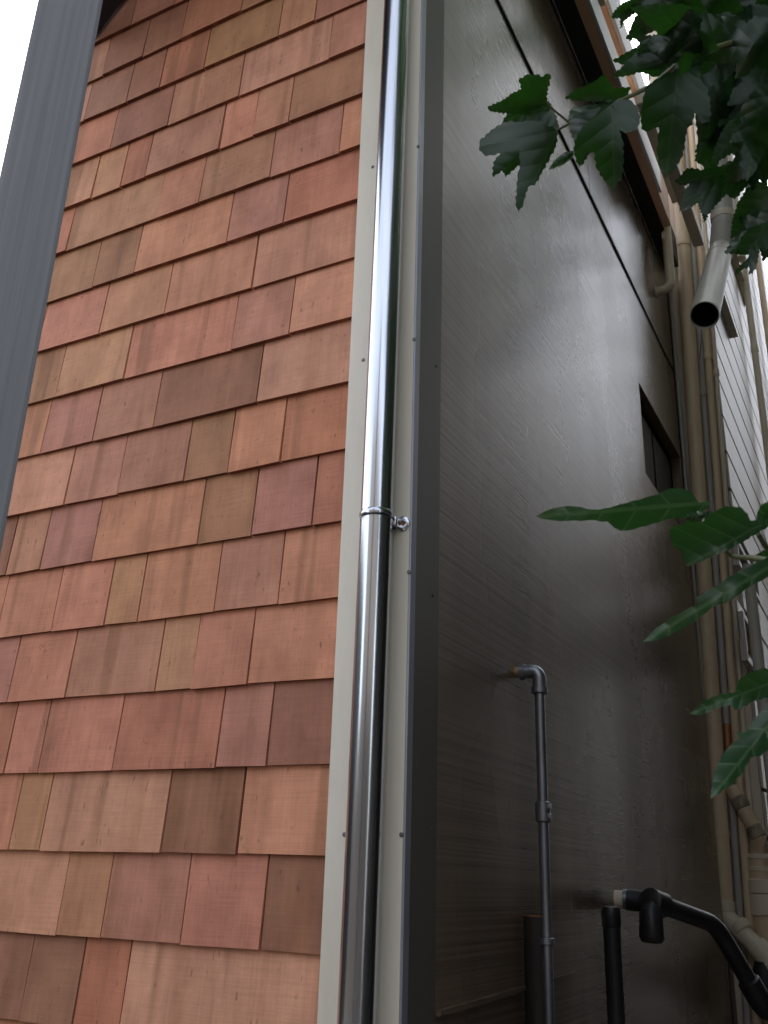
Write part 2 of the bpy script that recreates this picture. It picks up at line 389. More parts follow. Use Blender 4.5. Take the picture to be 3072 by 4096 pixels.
# eave of the side wall: near-black block standing in for the shadow gap, fir board with white face
eave = bpy.data.objects.new('eave', None); COL.objects.link(eave); eave.parent = house
bm = bmesh.new(); hexa(bm, [(-.02, .1, 5.045), (.083, .1, 5.05), (.083, 3.32, 5.09), (-.02, 3.32, 5.09), (-.02, .1, 5.3), (.083, .1, 5.3), (.083, 3.32, 5.3), (-.02, 3.32, 5.3)])
obj('black_soffit', bm, M_blackeave, eave)
bm = bmesh.new(); box(bm, .010, .016, .3, 3.3, 5.028, 5.044); obj('drip_edge', bm, M_galv, eave)
bm = bmesh.new(); hexa(bm, [(.085, .1, 5.052), (.127, .1, 5.052), (.127, 2.9, 5.08), (.085, 2.9, 5.08), (.085, .1, 5.3), (.127, .1, 5.3), (.127, 2.9, 5.3), (.085, 2.9, 5.3)])
obj('fir_fascia', bm, M_peach, eave)
bm = bmesh.new(); hexa(bm, [(.129, .1, 5.058), (.142, .1, 5.058), (.142, 2.6, 5.08), (.129, 2.6, 5.08), (.129, .1, 5.20), (.142, .1, 5.20), (.142, 2.6, 5.24), (.129, 2.6, 5.24)])
obj('white_fascia', bm, M_whitewood, eave)
bm = bmesh.new()
hexa(bm, [(.08, .06, 5.302), (.08, 3.3, 5.302), (-1.49, 3.3, 5.302), (-1.49, .06, 5.302), (.07, .06, 5.36), (.07, 3.3, 5.36), (-1.47, 3.3, 6.9), (-1.47, .06, 6.9)])
obj('roof', bm, M_dark, house)  # unseen roof, added and sized to keep sun off the leaves
# rake at the top left of the shingled wall
p0 = onY(398, 126, -.02); p1 = onY(490, 0, -.02); dr = (p1-p0).normalized()
a0 = p0 - dr*.03; a1 = p0 + dr*2.2; up = Vector((-dr.z, 0, dr.x)) if dr.x > 0 else Vector((dr.z, 0, -dr.x))
bm = bmesh.new(); oy = Vector((0, -1.3, 0)); th = up*.1
hexa(bm, [a0, a0+oy, a1+oy, a1, a0+th, a0+oy+th, a1+oy+th, a1+th])
obj('rake_overhang', bm, M_blackeave, house)

# ------------------------------------------------------------------ conduit on the corner trim
con = thing('conduit', 'shiny galvanized steel conduit strapped upright to the cream corner trim', 'conduit pipe')
RC = .0345; YC = TF - RC - .002
top = onY(1584, 60, YC); mid = onY(1501, 2075, YC); bot = onY(1424, 4090, YC)
ax0 = Vector((bot.x, YC, 0.0)) ; axt = Vector((top.x, YC, 5.9)); mid = Vector(((bot.x+top.x)/2, YC, mid.z))
ax0.x = mid.x - (top.x-bot.x)*(mid.z)/(top.z-bot.z); axt.x = mid.x + (top.x-bot.x)*(5.9-mid.z)/(top.z-bot.z)
bm = bmesh.new(); d = (axt-ax0).normalized()
tube(bm, [mid+d*.012, axt], RC-.0004, 48); obj('upper_length', bm, M_emt, con, True)
bm = bmesh.new()
tube(bm, [ax0, mid-d*.012, mid-d*.004, mid-d*.001], [RC, RC, RC+.0006, RC-.0015], 48); obj('lower_length', bm, M_emt, con, True)
bm = bmesh.new()
tube(bm, [mid+d*.0005, mid+d*.002, mid+d*.006, mid+d*.011, mid+d*.0145], [RC-.001, RC+.0016, RC+.0022, RC+.0014, RC-.0008], 48); obj('coupling', bm, M_emt, con, True)
st = bpy.data.objects.new('strap', None); COL.objects.link(st); st.parent = con
zs_ = onY(1600, 2098, TF).z
for sgn in (1, -1):                                           # the two ears of the clamp, with a hole in each
    bm = bmesh.new(); cx = mid.x + sgn*(RC+.0105); cy = TF
    rings = []
    for rr_, yy in ((.0045, cy-.0005), (.0045, cy-.0042), (.0085, cy-.0060), (.0125, cy-.0052), (.0150, cy-.0030), (.0152, cy-.0004)):
        rings.append([bm.verts.new((cx+rr_*math.cos(2*math.pi*k/28), yy, zs_+rr_*1.12*math.sin(2*math.pi*k/28))) for k in range(28)])
    for i in range(len(rings)-1):
        for k in range(28): bm.faces.new((rings[i][k], rings[i][(k+1) % 28], rings[i+1][(k+1) % 28], rings[i+1][k]))
    box(bm, min(cx, mid.x+sgn*(RC-.004)), max(cx, mid.x+sgn*(RC-.004))-.004*(sgn > 0), cy-.026, cy-.001, zs_-.010, zs_+.010, .003) if sgn > 0 else None
    obj('ear', bm, M_galv, st, True)
bm = bmesh.new(); box(bm, mid.x-RC*.8, mid.x+RC*.8, TF-.003, TF-.0005, zs_-.011, zs_+.011, .001); obj('back_plate', bm, M_galv, st)
bm = bmesh.new(); tube(bm, [(mid.x+RC+.0105, TF-.0003, zs_), (mid.x+RC+.0105, TF-.0022, zs_)], .0046, 16); obj('screw', bm, M_rustrim, st, True)

# ------------------------------------------------------------------ thin galvanized water pipe with elbow on the side wall
gp = thing('water_pipe', 'thin weathered galvanized water pipe rising to an elbow in the side wall', 'pipe')
GX = .062; GY = .588; zt = onY(2163, 2680, GY).z
rg = .0125
bm = bmesh.new(); tube(bm, [(GX, GY, 0), (GX, GY, zt-.045)], rg, 24); obj('riser', bm, M_dullgalv, gp, True)
bm = bmesh.new(); tube(bm, fillet([(GX, GY, zt-.052), (GX, GY, zt-.002), (.014, GY, zt-.002)], .034, 9), .0172, 24)
tube(bm, [(GX, GY, zt-.060), (GX, GY, zt-.058), (GX, GY, zt-.044), (GX, GY, zt-.042)], [.016, .0205, .0205, .016], 24)
tube(bm, [(.012, GY, zt-.002), (.013, GY, zt-.002), (.026, GY, zt-.002), (.027, GY, zt-.002)], [.016, .0205, .0205, .016], 24)
obj('elbow', bm, M_dullgalv, gp, True)
bm = bmesh.new(); tube(bm, [(-.002, GY, zt-.002), (.014, GY, zt-.002)], .0135, 24); obj('nipple', bm, M_brass, gp, True)
bm = bmesh.new(); z1, z0 = onY(2178, 3205, GY).z, onY(2182, 3290, GY).z
tube(bm, [(GX, GY, z0), (GX, GY, z0+.003), (GX, GY, z1-.003), (GX, GY, z1)], [.014, .0185, .0185, .014], 24)
for q in (0, 1): box(bm, GX+.012, GX+.024, GY-.012, GY-.004, z0+.008+q*.022, z0+.020+q*.022, .002)
obj('coupling', bm, M_dullgalv, gp, True)
bm = bmesh.new(); z1 = onY(2190, 3765, GY).z; tube(bm, [(GX, GY, z1-.008), (GX, GY, z1-.006), (GX, GY, z1+.006), (GX, GY, z1+.008)], [.0125, .0175, .0175, .0125], 24)
obj('pipe_ring', bm, M_dullgalv, gp, True)

# dark rusty stub and wooden strip low on the side wall
stub = thing('iron_stub', 'dark rusty iron pipe stub standing behind the thin galvanized pipe', 'pipe stub')
sa, sb = onX(2095, 3665, .03), onX(2168, 3665, .03); cy = (sa.y+sb.y)/2+.01; zt = sa.z; hw = .030
bm = bmesh.new(); rg_ = tube(bm, [(.034, cy, 0), (.034, cy, zt)], hw, 28, False)
tube(bm, [(.034, cy, 0), (.034, cy, zt)], hw-.006, 28, False); obj('pipe', bm, M_rust, stub, True)
bm = bmesh.new(); tube(bm, [(.034, cy, zt-.0015), (.034, cy, zt+.001)], hw+.0008, 28, False); tube(bm, [(.034, cy, zt-.03), (.034, cy, zt+.001)], hw-.006, 28, False); obj('rim', bm, M_rustrim, stub, True)
bm = bmesh.new(); pa, pb = onX(1760, 4050, .003), onX(2292, 3895, .003)
hexa(bm, [(.0015, .114, pa.z-.005), (.012, .114, pa.z-.005), (.012, pb.y, pb.z-.005), (.0015, pb.y, pb.z-.005), (.0015, .114, pa.z+.005), (.012, .114, pa.z+.005), (.012, pb.y, pb.z+.005), (.0015, pb.y, pb.z+.005)])
tag(obj('wall_batten', bm, M_wall), 'grey painted batten fixed low across the side wall behind the iron stub', 'batten')

# ------------------------------------------------------------------ black iron pipes
bk = lambda x, y: (2250+x/2.018, 3450+y/2.018)
gpipe = thing('black_pipe', 'black iron pipe leaving the side wall through a tee and bending down to the right', 'pipe')
w0 = onX(*bk(430, 295), 0)
q1 = Vector((.10, w0.y, w0.z-.004)); q2 = onX(*bk(760, 325), .135); q3 = onX(*bk(1235, 500), .24); q4 = onX(*bk(1565, 1065), .33)
rb = .027
bm = bmesh.new(); tube(bm, [(-.002, w0.y, w0.z), (.028, w0.y, w0.z)], .026, 28); obj('wall_nipple', bm, M_creampipe, gpipe, True)
bm = bmesh.new(); tube(bm, [(.027, w0.y, w0.z), (.04, w0.y, w0.z)], .030, 28); obj('ring', bm, M_dullgalv, gpipe, True)
bm = bmesh.new(); tube(bm, fillet([(.038, w0.y, w0.z), q1, q2], .05, 7), .0315, 28)
dq = (q3-q2).normalized(); tube(bm, [q2-dq*.04, q2-dq*.036, q2+dq*.036, q2+dq*.04], [.028, .036, .036, .028], 28)
hp = onX(*bk(735, 640), .125); h0 = onX(*bk(715, 420), .125)
tube(bm, [q2, h0, Vector((h0.x, h0.y-.01, hp.z+.01)), Vector((h0.x, h0.y-.012, hp.z))], [.029, .034, .036, .030], 28)
obj('tee', bm, M_black, gpipe, True)
bm = bmesh.new(); tube(bm, fillet([q2, q3, q4], .12, 9), rb, 28); obj('arm', bm, M_black, gpipe, True)
bm = bmesh.new(); d4 = (q4-q3).normalized(); tube(bm, [q4-d4*.05, q4-d4*.045, q4+d4*.03, q4+d4*.035], [.028, .036, .036, .028], 28)
tube(bm, fillet([q4, q4+d4*.06, q4+Vector((.12, .12, .03))], .03), .034, 24); obj('end_elbow', bm, M_black, gpipe, True)
bp = thing('black_standpipe', 'upright black pipe with a worn cap, just left of the wall nipple of the tee', 'pipe')
ba = onX(*bk(392, 350), .07); bb = onX(*bk(430, 1250), .07)
by = (ba.y+bb.y)/2
bm = bmesh.new(); tube(bm, [(.07, by, 0), (.07, by, ba.z-.05)], .0235, 24); obj('tube', bm, M_black, bp, True)
bm = bmesh.new(); zt_ = ba.z
tube(bm, [(.07, by, zt_-.056), (.07, by, zt_-.052), (.07, by, zt_-.012), (.07, by, zt_-.003), (.07, by, zt_)], [.0235, .0262, .0262, .023, .012], 24)
obj('worn_cap', bm, painted('worn_black_iron', (.022, .021, .024), .35, .3, 30, 70, .35, dirt=((.35, .30, .25), .7)), bp, True)

# ------------------------------------------------------------------ bump-out of the next house: pale shiplap siding beyond the pipes
SX = .225; SY = 3.46
nb = thing('siding_house', 'next house with pale shiplap siding and dark windows beyond the pipes', 'house')
bm = bmesh.new(); box(bm, -.0145, SX-.0145, SY, 16, 0, 9.0); box(bm, -3, -.015, SY, 16, 0, 5.9); obj('wall', bm, M_groove, nb)
bm = bmesh.new(); brd = .228; z = .02
wins = [(3.92, 4.62, 2.50, 2.90), (3.70, 4.55, 3.30, 3.52)]
p = [onX(*q, SX) for q in ((2600+975/2.765, 2300+400/2.765), (2600+1185/2.765, 2300+700/2.765), (2600+1010/2.765, 2300+820/2.765))]
w2 = (p[0].y, p[1].y, p[2].z-.05, p[0].z)
r_ = [onX(*q, SX) for q in ((2600+930/2.765, 1500+1860/2.765), (2600+1120/2.765, 1500+2100/2.765))]
w3 = (r_[0].y-.05, r_[1].y+.05, r_[1].z-.22, r_[0].z+.02)
while z < 8.9:
    za, zb = z+.010, z+brd-.010
    cuts = [(wv[0], wv[1]) for wv in (w2, w3) if wv[2] < (za+zb)/2 < wv[3]]
    y = SY-.012
    for c0, c1 in sorted(cuts):
        box(bm, SX-.014, SX, y, c0, za, zb, .003); y = c1
    box(bm, SX-.014, SX, y, 16, za, zb, .003); z += brd
obj('siding', bm, M_siding, nb)
bm = bmesh.new(); box(bm, 0.0, SX-.016, SY-.012, SY-.001, 0, 8.9, .002); obj('return_panel', bm, M_creamblock, nb)
for wv in (w2, w3):
    fr = bpy.data.objects.new('window', None); COL.objects.link(fr); fr.parent = nb
    bm = bmesh.new(); t = .03
    for a in ((wv[0], wv[1], wv[3]-t, wv[3]), (wv[0], wv[1], wv[2], wv[2]+t), (wv[0], wv[0]+t, wv[2]+t, wv[3]-t), (wv[1]-t, wv[1], wv[2]+t, wv[3]-t), ((wv[0]+wv[1])/2-.012, (wv[0]+wv[1])/2+.012, wv[2]+t, wv[3]-t)):
        box(bm, SX-.010, SX+.022, *a, .002)
    obj('frame', bm, M_frame, fr)
    bm = bmesh.new(); box(bm, SX-.0115, SX-.006, wv[0]+.005, wv[1]-.005, wv[2]+.005, wv[3]-.005); obj('pane', bm, M_glass, fr)
c4 = lambda x, y: (2300+x/2.149, 600+y/2.149)
c8 = lambda x, y: (2800+x/2.458, 700+y/2.458)
# boards fixed along the siding
for (a, e, lab) in ((c4(1240, 1230), c4(1375, 1600), 'short cream board ending on the pale siding just below the open vent pipe'), (c8(330, 760), c8(480, 1270), 'long grey board ending on the pale siding to the right of the vent pipe')):
    pa, pe = onX(*a, SX+.03), onX(*e, SX+.03)
    bm = bmesh.new(); box(bm, SX+.001, SX+.05, pa.y-.25, pe.y, pe.z-.012, pe.z+.045, .003); tag(obj('ledger_board', bm, M_creampipe), lab, 'board')

# ------------------------------------------------------------------ pipes in the inner corner
YP = SY-.075
def vert(px1, py1, px2, py2, Y, r, z0=0.0, z1=8.8):
    a, b_ = onY(px1, py1, Y), onY(px2, py2, Y); k = (b_.x-a.x)/(b_.z-a.z)
    k = max(-.03, min(.03, k)); mz = (a.z+b_.z)/2; mx = (a.x+b_.x)/2
    return Vector((mx+k*(z0-mz), Y, z0)), Vector((mx+k*(z1-mz), Y, z1))
dp = thing('drainpipe', 'thick tan drainpipe against the end of the grey wall, kicking out at its foot', 'drainpipe')
RP = .041
e0 = onY(2905, 3625, YP)
a, b_ = vert(2736, 1020, 2895, 3560, YP, RP, e0.z, 6.2)
bm = bmesh.new(); tube(bm, [a, b_], RP, 32); obj('pipe', bm, M_tanpipe, dp, True)
L = b_.z-a.z
bm = bmesh.new(); zz = onY(2880, 3332, YP).z; collar(bm, a, b_, (zz-a.z)/L-.004, (zz-a.z)/L+.003, RP+.003, 32, .003); obj('joint_band', bm, M_tanpipe, dp, True); bm = bmesh.new(); zz = onY(2735, 985, YP).z; collar(bm, a, b_, (zz-a.z)/L-.002, (zz-a.z)/L+.006, RP+.004, 32, .004)
obj('joint_band', bm, M_tanpipe, dp, True)
bm = bmesh.new(); k1 = onY(3040, 3800, YP-.08); k2 = onY(3100, 3880, YP-.10)
mid_ = a.lerp(k1, .42)
tube(bm, fillet([a+Vector((0, 0, .03)), a-Vector((0, 0, .045)), k1], .07, 8), RP+.001, 32)
tube(bm, [a+Vector((0, 0, .02)), a+Vector((0, 0, .016)), a-Vector((0, 0, .02)), a-Vector((0, 0, .024))], [RP, RP+.006, RP+.006, RP], 32)
dk = (k1-a).normalized(); m1 = a.lerp(k1, .5); tube(bm, [m1-dk*.024, m1-dk*.02, m1+dk*.02, m1+dk*.024], [RP, RP+.005, RP+.005, RP], 32)
tube(bm, [k1-dk*.03, k1-dk*.026, k1+dk*.03, k2, k2+dk*.1], [RP, RP+.008, RP+.008, RP+.010, RP+.010], 32)
obj('foot_elbow', bm, M_creampipe, dp, True)

def simple(name, label, cat, px1, py1, px2, py2, Y, r, mt, rings=(), z1=6.4, zlow=0.0, lowmat=None, group=None):
    t = thing(name, label, cat, group); a, b_ = vert(px1, py1, px2, py2, Y, r, zlow, z1); L = b_.z-a.z
    bm = bmesh.new(); tube(bm, [a, b_], r, 24); obj('pipe', bm, mt, t, True)
    if rings:
        bm = bmesh.new()
        for py in rings:
            zz = onY(px1, py, Y).z; collar(bm, a, b_, (zz-a.z)/L-.02/L, (zz-a.z)/L+.02/L, r+.005, 24, .004)
        obj('coupling', bm, mt, t, True)
    if lowmat:
        bm = bmesh.new(); zz = onY(px2, lowmat[1], Y).z; m_ = a.lerp(b_, (zz-a.z)/L); m0 = a.lerp(b_, (zz-.16-a.z)/L)
        tube(bm, [m0, m_], r*1.04, 24); obj('bare_section', bm, lowmat[0], t, True)
    return t
simple('riser_pipe', 'slim grey riser just right of the thick tan drainpipe', 'pipe', 2778, 1065, 2904, 2865, SY-.05, .017, M_greypipe, (1580,), lowmat=(M_copper, 2895))
simple('riser_pipe', 'slim tan riser third from the end of the grey wall', 'pipe', 2824, 1321, 2938, 2865, SY-.045, .0205, M_tanpipe, (1430,))
simple('riser_pipe', 'slim pale riser closest to the shiplap siding', 'pipe', 2852, 1321, 2971, 2865, SY-.04, .0125, M_creampipe, (1495,))
simple('corner_bead', 'narrow pale strip covering the end of the grey wall', 'trim strip', 2700, 1400, 2790, 2500, SY-.09, .010, M_greypipe, (), 5.0)

# J-shaped pipe turning into the grey wall near the eave
jp = thing('hooked_pipe', 'cream pipe hooking into the top of the grey wall under the eave', 'pipe')
JY = 2.96; j0 = onY(2660, 720, JY); j1 = onY(2680, 1150, JY)
bm = bmesh.new(); tube(bm, fillet([(j1.x+.012, JY, 6.2), (j1.x+.006, JY, j1.z), (-.005, JY, j1.z-.01)], .05, 9), .0265, 28); obj('pipe', bm, M_creampipe, jp, True)
bm = bmesh.new(); tube(bm, [(-.003, JY, j1.z-.01), (.008, JY, j1.z-.01)], .034, 24); obj('wall_flange', bm, M_whitepipe, jp, True)

# open vent pipe kicking out towards the front
vp = thing('vent_pipe', 'wide pale vent pipe with a dark open end pointing out over the passage', 'pipe')
v0 = far(2818, 1262, 3.95); v1 = far(2884, 1000, 5.15); v2 = far(2893, 890, 5.2); v3 = Vector((v2.x+.02, v2.y+.0, 6.6))
rv = .0555
bm = bmesh.new(); path = fillet([v0, v1, v2, v3], .06, 6); tube(bm, path, rv, 40, False); tube(bm, [v0, v0.lerp(v1, .5)], rv-.004, 40, False)
dv = (v1-v0).normalized(); nn = 40
rgs = tube(bm, [v0+dv*.0005, v0], [rv-.004, rv], 40, False)
obj('pipe', bm, M_whitepipe, vp, True)
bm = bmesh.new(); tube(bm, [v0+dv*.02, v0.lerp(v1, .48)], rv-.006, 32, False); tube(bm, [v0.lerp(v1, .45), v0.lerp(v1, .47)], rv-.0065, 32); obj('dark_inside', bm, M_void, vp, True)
bm = bmesh.new()
for f0 in (.86,):
    c_ = v0.lerp(v1, f0); tube(bm, [c_-dv*.012, c_-dv*.009, c_+dv*.009, c_+dv*.012], [rv, rv+.003, rv+.003, rv], 40)
obj('band', bm, M_creampipe, vp, True); bm = bmesh.new()
d2 = (v3-v2).normalized(); c_ = v2+d2*.03; tube(bm, [c_-d2*.02, c_-d2*.017, c_+d2*.017, c_+d2*.02], [rv, rv+.003, rv+.003, rv], 40)
obj('band', bm, M_creampipe, vp, True)
bm = bmesh.new(); c_ = v0.lerp(v1, .86); tube(bm, [c_+Vector((-.05, 0, .0)), (SX-.1, SY, c_.z+.06)], .003, 8); obj('tie_wire', bm, M_screw, vp, True)

# boxed brackets beside the drainpipe
for (x0, y0, x1, y1, X, wd, lab) in ((2690, 720, 2726, 800, .22, .05, 'upper boxed cream bracket under the deck, beside the hooked pipe'), (2775, 860, 2816, 975, .30, .055, 'lower boxed cream bracket between drainpipe and vent pipe')):
    pa, pe = onX(x0, y0, X), onX(x1, y1, X)
    bm = bmesh.new(); box(bm, X-wd, X, pa.y-.55, pe.y, pe.z-.01, pe.z+.06, .006); tag(obj('boxed_bracket', bm, M_creamblock), lab, 'bracket')

# vertical pipes further along the siding
SXP = SX+.06
def vertX(px1, py1, px2, py2, r, z0, z1):
    a, b_ = onX(px1, py1, SXP), onX(px2, py2, SXP); y = (a.y+b_.y)/2
    return Vector((SXP, y, z0)), Vector((SXP, y, z1))
for i, (x1, y1, x2, y2, r, mt, lab) in enumerate(((2995, 1040, 3048, 1850, .026, M_creampipe, 'cream downpipe on the pale siding, nearest beyond the vent pipe'),
        (3040, 1060, 3066, 1330, .030, M_tanpipe, 'tan downpipe on the siding at the far right of the passage'),
        (2935, 800, 2945, 950, .045, M_creampipe, 'thick cream column pipe rising behind the hanging leaves'),
        (3003, 2350, 3020, 2550, .028, M_whitepipe, 'bluish white pipe beside the low dark window'))):
    a, b_ = vertX(x1, y1, x2, y2, r, 0 if i != 3 else 1.5, 9)
    t = thing('downpipe', lab, 'downpipe', 'downpipes along the siding')
    if i == 3: b_.z = onX(2995, 2270, SXP).z
    if i == 2: a.z = onX(2950, 1000, SXP).z
    bm = bmesh.new(); tube(bm, [a, b_], r, 24); obj('pipe', bm, mt, t, True)
    L = b_.z-a.z
    for q in (.3, .62):
        bm = bmesh.new(); collar(bm, a, b_, q-.03/L, q+.03/L, r+.004, 24, .003); obj('coupling', bm, mt, t, True)

# soil stack low on the right, with a mouldy branch
ss = thing('soil_stack', 'stout tan soil stack with banded couplings at the lower right edge', 'pipe')
c7 = lambda x, y: (2700+x/2.018, 3000+y/2.018)
KY = SY-.03
kx = onY(*c7(700, 1150), KY).x; zr = [onY(*c7(700, v), KY).z for v in (860, 960, 1040, 1160, 1340)]
rs_ = .058
bm = bmesh.new(); tube(bm, [(kx, KY, zr[4]-.9), (kx, KY, zr[0])], rs_-.006, 32); obj('pipe', bm, M_tanpipe, ss, True)
bm = bmesh.new()
for za, zb in ((zr[4], zr[3]), (zr[3]-.002, zr[2])):
    tube(bm, [(kx, KY, za), (kx, KY, za+.006), (kx, KY, zb-.006), (kx, KY, zb)], [rs_-.006, rs_+.005, rs_+.005, rs_-.006], 32)
for zb in (zr[1], zr[0]): tube(bm, [(kx, KY, zb-.012), (kx, KY, zb-.009), (kx, KY, zb+.009), (kx, KY, zb+.012)], [rs_-.008, rs_-.001, rs_-.001, rs_-.008], 32)
obj('couplings', bm, M_creampipe, ss, True)
bm = bmesh.new(); b0 = onY(*c7(455, 300), KY-.05); b1 = onY(*c7(680, 700), KY-.05)
tube(bm, fillet([b0, b1, (kx, KY, zr[0])], .05), .034, 28)
db = (b1-b0)
obj('branch', bm, M_tanpipe, ss, True)
for f0 in (.32, .9):
    bm = bmesh.new(); c_ = b0.lerp(b1, f0); dn = db.normalized(); tube(bm, [c_-dn*.03, c_-dn*.025, c_+dn*.025, c_+dn*.03], [.034, .039, .039, .034], 28)
    obj('branch_coupling', bm, M_mould, ss, True)
bm = bmesh.new(); r0 = onY(3062, 3905, YP-.1)
tube(bm, [r0+Vector((0, 0, .06)), r0, r0-Vector((0, 0, .10)), r0-Vector((0, 0, .13))], [.04, .058, .058, .045], 28)
tag(obj('rubber_coupling', bm, M_rubber, None, True), 'black rubber coupling under the foot of the tan drainpipe', 'coupling')

# ------------------------------------------------------------------ deck boards overhead at the top right
deck = thing('deck', 'overhead deck of fir joists and white painted boards at the top of the passage', 'deck')
bm = bmesh.new(); z = 5.62
pp = [onZ(x, y, z) for x, y in ((2480, 193), (2501, 350), (2540, 350), (2568, 350))]
xa, xb, xc = pp[1].x, pp[2].x, pp[3].x
box(bm, xa, xb, 1.2, 3.3, z, z+.2, .003); obj('joist', bm, M_peach, deck)
bm = bmesh.new(); box(bm, xb+.002, xb+.02, 1.0, 3.35, z-.005, z+.2, .003); obj('white_board', bm, M_whitewood, deck)
for y0, y1, px, py in ((0, 0, 2398, 25), (0, 0, 2418, 262)):
    q = onZ(px, py, 5.30); bm = bmesh.new(); box(bm, q.x-.02, q.x+.03, q.y-.6, q.y, 5.29, 5.34, .006); obj('joist_end', bm, M_creamblock, deck)
bm = bmesh.new(); p0, p1 = onY(2460, 0, 2.2), onY(2478, 330, 2.2)
box(bm, p1.x-.035, p1.x+.035, 2.18, 2.22, p1.z-.1, p1.z+2.5, .003); obj('white_post', bm, M_whitewood, deck)

# ------------------------------------------------------------------ grey post at the left
post = thing('grey_post', 'grey stained wooden post close to the camera in front of the shingles', 'post')
pl, pr = far(156, 0, 1.30), far(407, 0, 1.30)
ctr = (pl+pr)/2; wv = (pr-pl); wv.z = 0
ly = ctr-CAM; ly.z = 0; ly.normalize(); lx = Vector((ly.y, -ly.x, 0)); hw = wv.dot(lx)/2*1.04; ctr = ctr + lx*.0005
bm = bmesh.new()
fs = box(bm, -hw, hw, 0, .09, 0, 3.4, .004)
for v in bm.verts: v.co = Vector((ctr.x, ctr.y, 0)) + lx*v.co.x + ly*v.co.y + Vector((0, 0, v.co.z))
obj('shaft', bm, M_post, post)

# ------------------------------------------------------------------ mulberry tree
tree = thing('mulberry_tree', 'mulberry tree with lobed dark green leaves hanging into the passage from the right', 'tree')
tx, ty = 1.95, .35
def leaf(outline, base, tip, t0, t1, cup=.25, tooth=4.0, wav=.0, conv=None, seed=0, lm=None):
    rg = random.Random(seed)
    if conv: outline = [conv(*p) for p in outline]; base = conv(*base); tip = conv(*tip)
    bv, tv = Vector(base), Vector(tip); ax = tv-bv; Ln = ax.length; ux = ax/Ln; uy = Vector((-ux.y, ux.x))
    pts = []                                              # outline with small teeth
    n = len(outline)
    for i in range(n):
        a, b_ = Vector(outline[i]), Vector(outline[(i+1) % n]); d = b_-a; m_ = max(1, int(d.length/(Ln*.035)))
        nrm = Vector((d.y, -d.x)).normalized() if d.length else Vector((0, 0))
        for k in range(m_):
            pts.append(a+d*(k/m_) + (nrm*tooth*(1 if k % 2 else -1)*rg.uniform(.3, 1) if k else Vector((0, 0))))
    inner = []
    xs = [p.x for p in pts]; ysq = [p.y for p in pts]; st_ = Ln*.06
    def inside(q):
        c = False; j = len(pts)-1
        for i in range(len(pts)):
            a, b_ = pts[i], pts[j]
            if (a.y > q.y) != (b_.y > q.y) and q.x < (b_.x-a.x)*(q.y-a.y)/(b_.y-a.y)+a.x: c = not c
            j = i
        return c
    yy = min(ysq)
    while yy < max(ysq):
        xx = min(xs)
        while xx < max(xs):
            q = Vector((xx+rg.uniform(-.2, .2)*st_, yy+rg.uniform(-.2, .2)*st_))
            if inside(q): inner.append(q)
            xx += st_
        yy += st_
    co = pts+inner
    res = geometry.delaunay_2d_cdt(co, [], [list(range(len(pts)))], 1, .01)
    vs2, fs2 = res[0], res[2]
    bm = bmesh.new(); uvl = bm.loops.layers.uv.new('blade'); verts = []; uvs = []
    ph = rg.uniform(0, 6)
    for p in vs2:
        rel = p-bv; u = rel.dot(ux)/Ln; v = rel.dot(uy)/Ln
        depth = t0+(t1-t0)*u + cup*t0*.25*(abs(v)**1.5) + .012*t0*math.sin(u*5+ph) + wav*math.sin(u*9+v*7+ph)
        verts.append(bm.verts.new(far(p.x, p.y, depth))); uvs.append((u, v))
    for f in fs2:
        if len(set(f)) < 3: continue
        try: face = bm.faces.new([verts[i] for i in f])
        except ValueError: continue
        for lp, i in zip(face.loops, f): lp[uvl].uv = uvs[i]
    bmesh.ops.recalc_face_normals(bm, faces=bm.faces[:])
    me = bpy.data.meshes.new('leaf'); bm.to_mesh(me); bm.free(); me.materials.append(lm or M_leaf); me.shade_smooth()
    o = bpy.data.objects.new('leaf', me); COL.objects.link(o); o.parent = tree; return o
T1 = lambda x, y: (1900+x/1.4155, y/1.4155)
T2 = lambda x, y: (1900+x/1.4155, 1800+y/1.4155)
T3 = lambda x, y: (2600+x/3.515, 600+y/3.515)
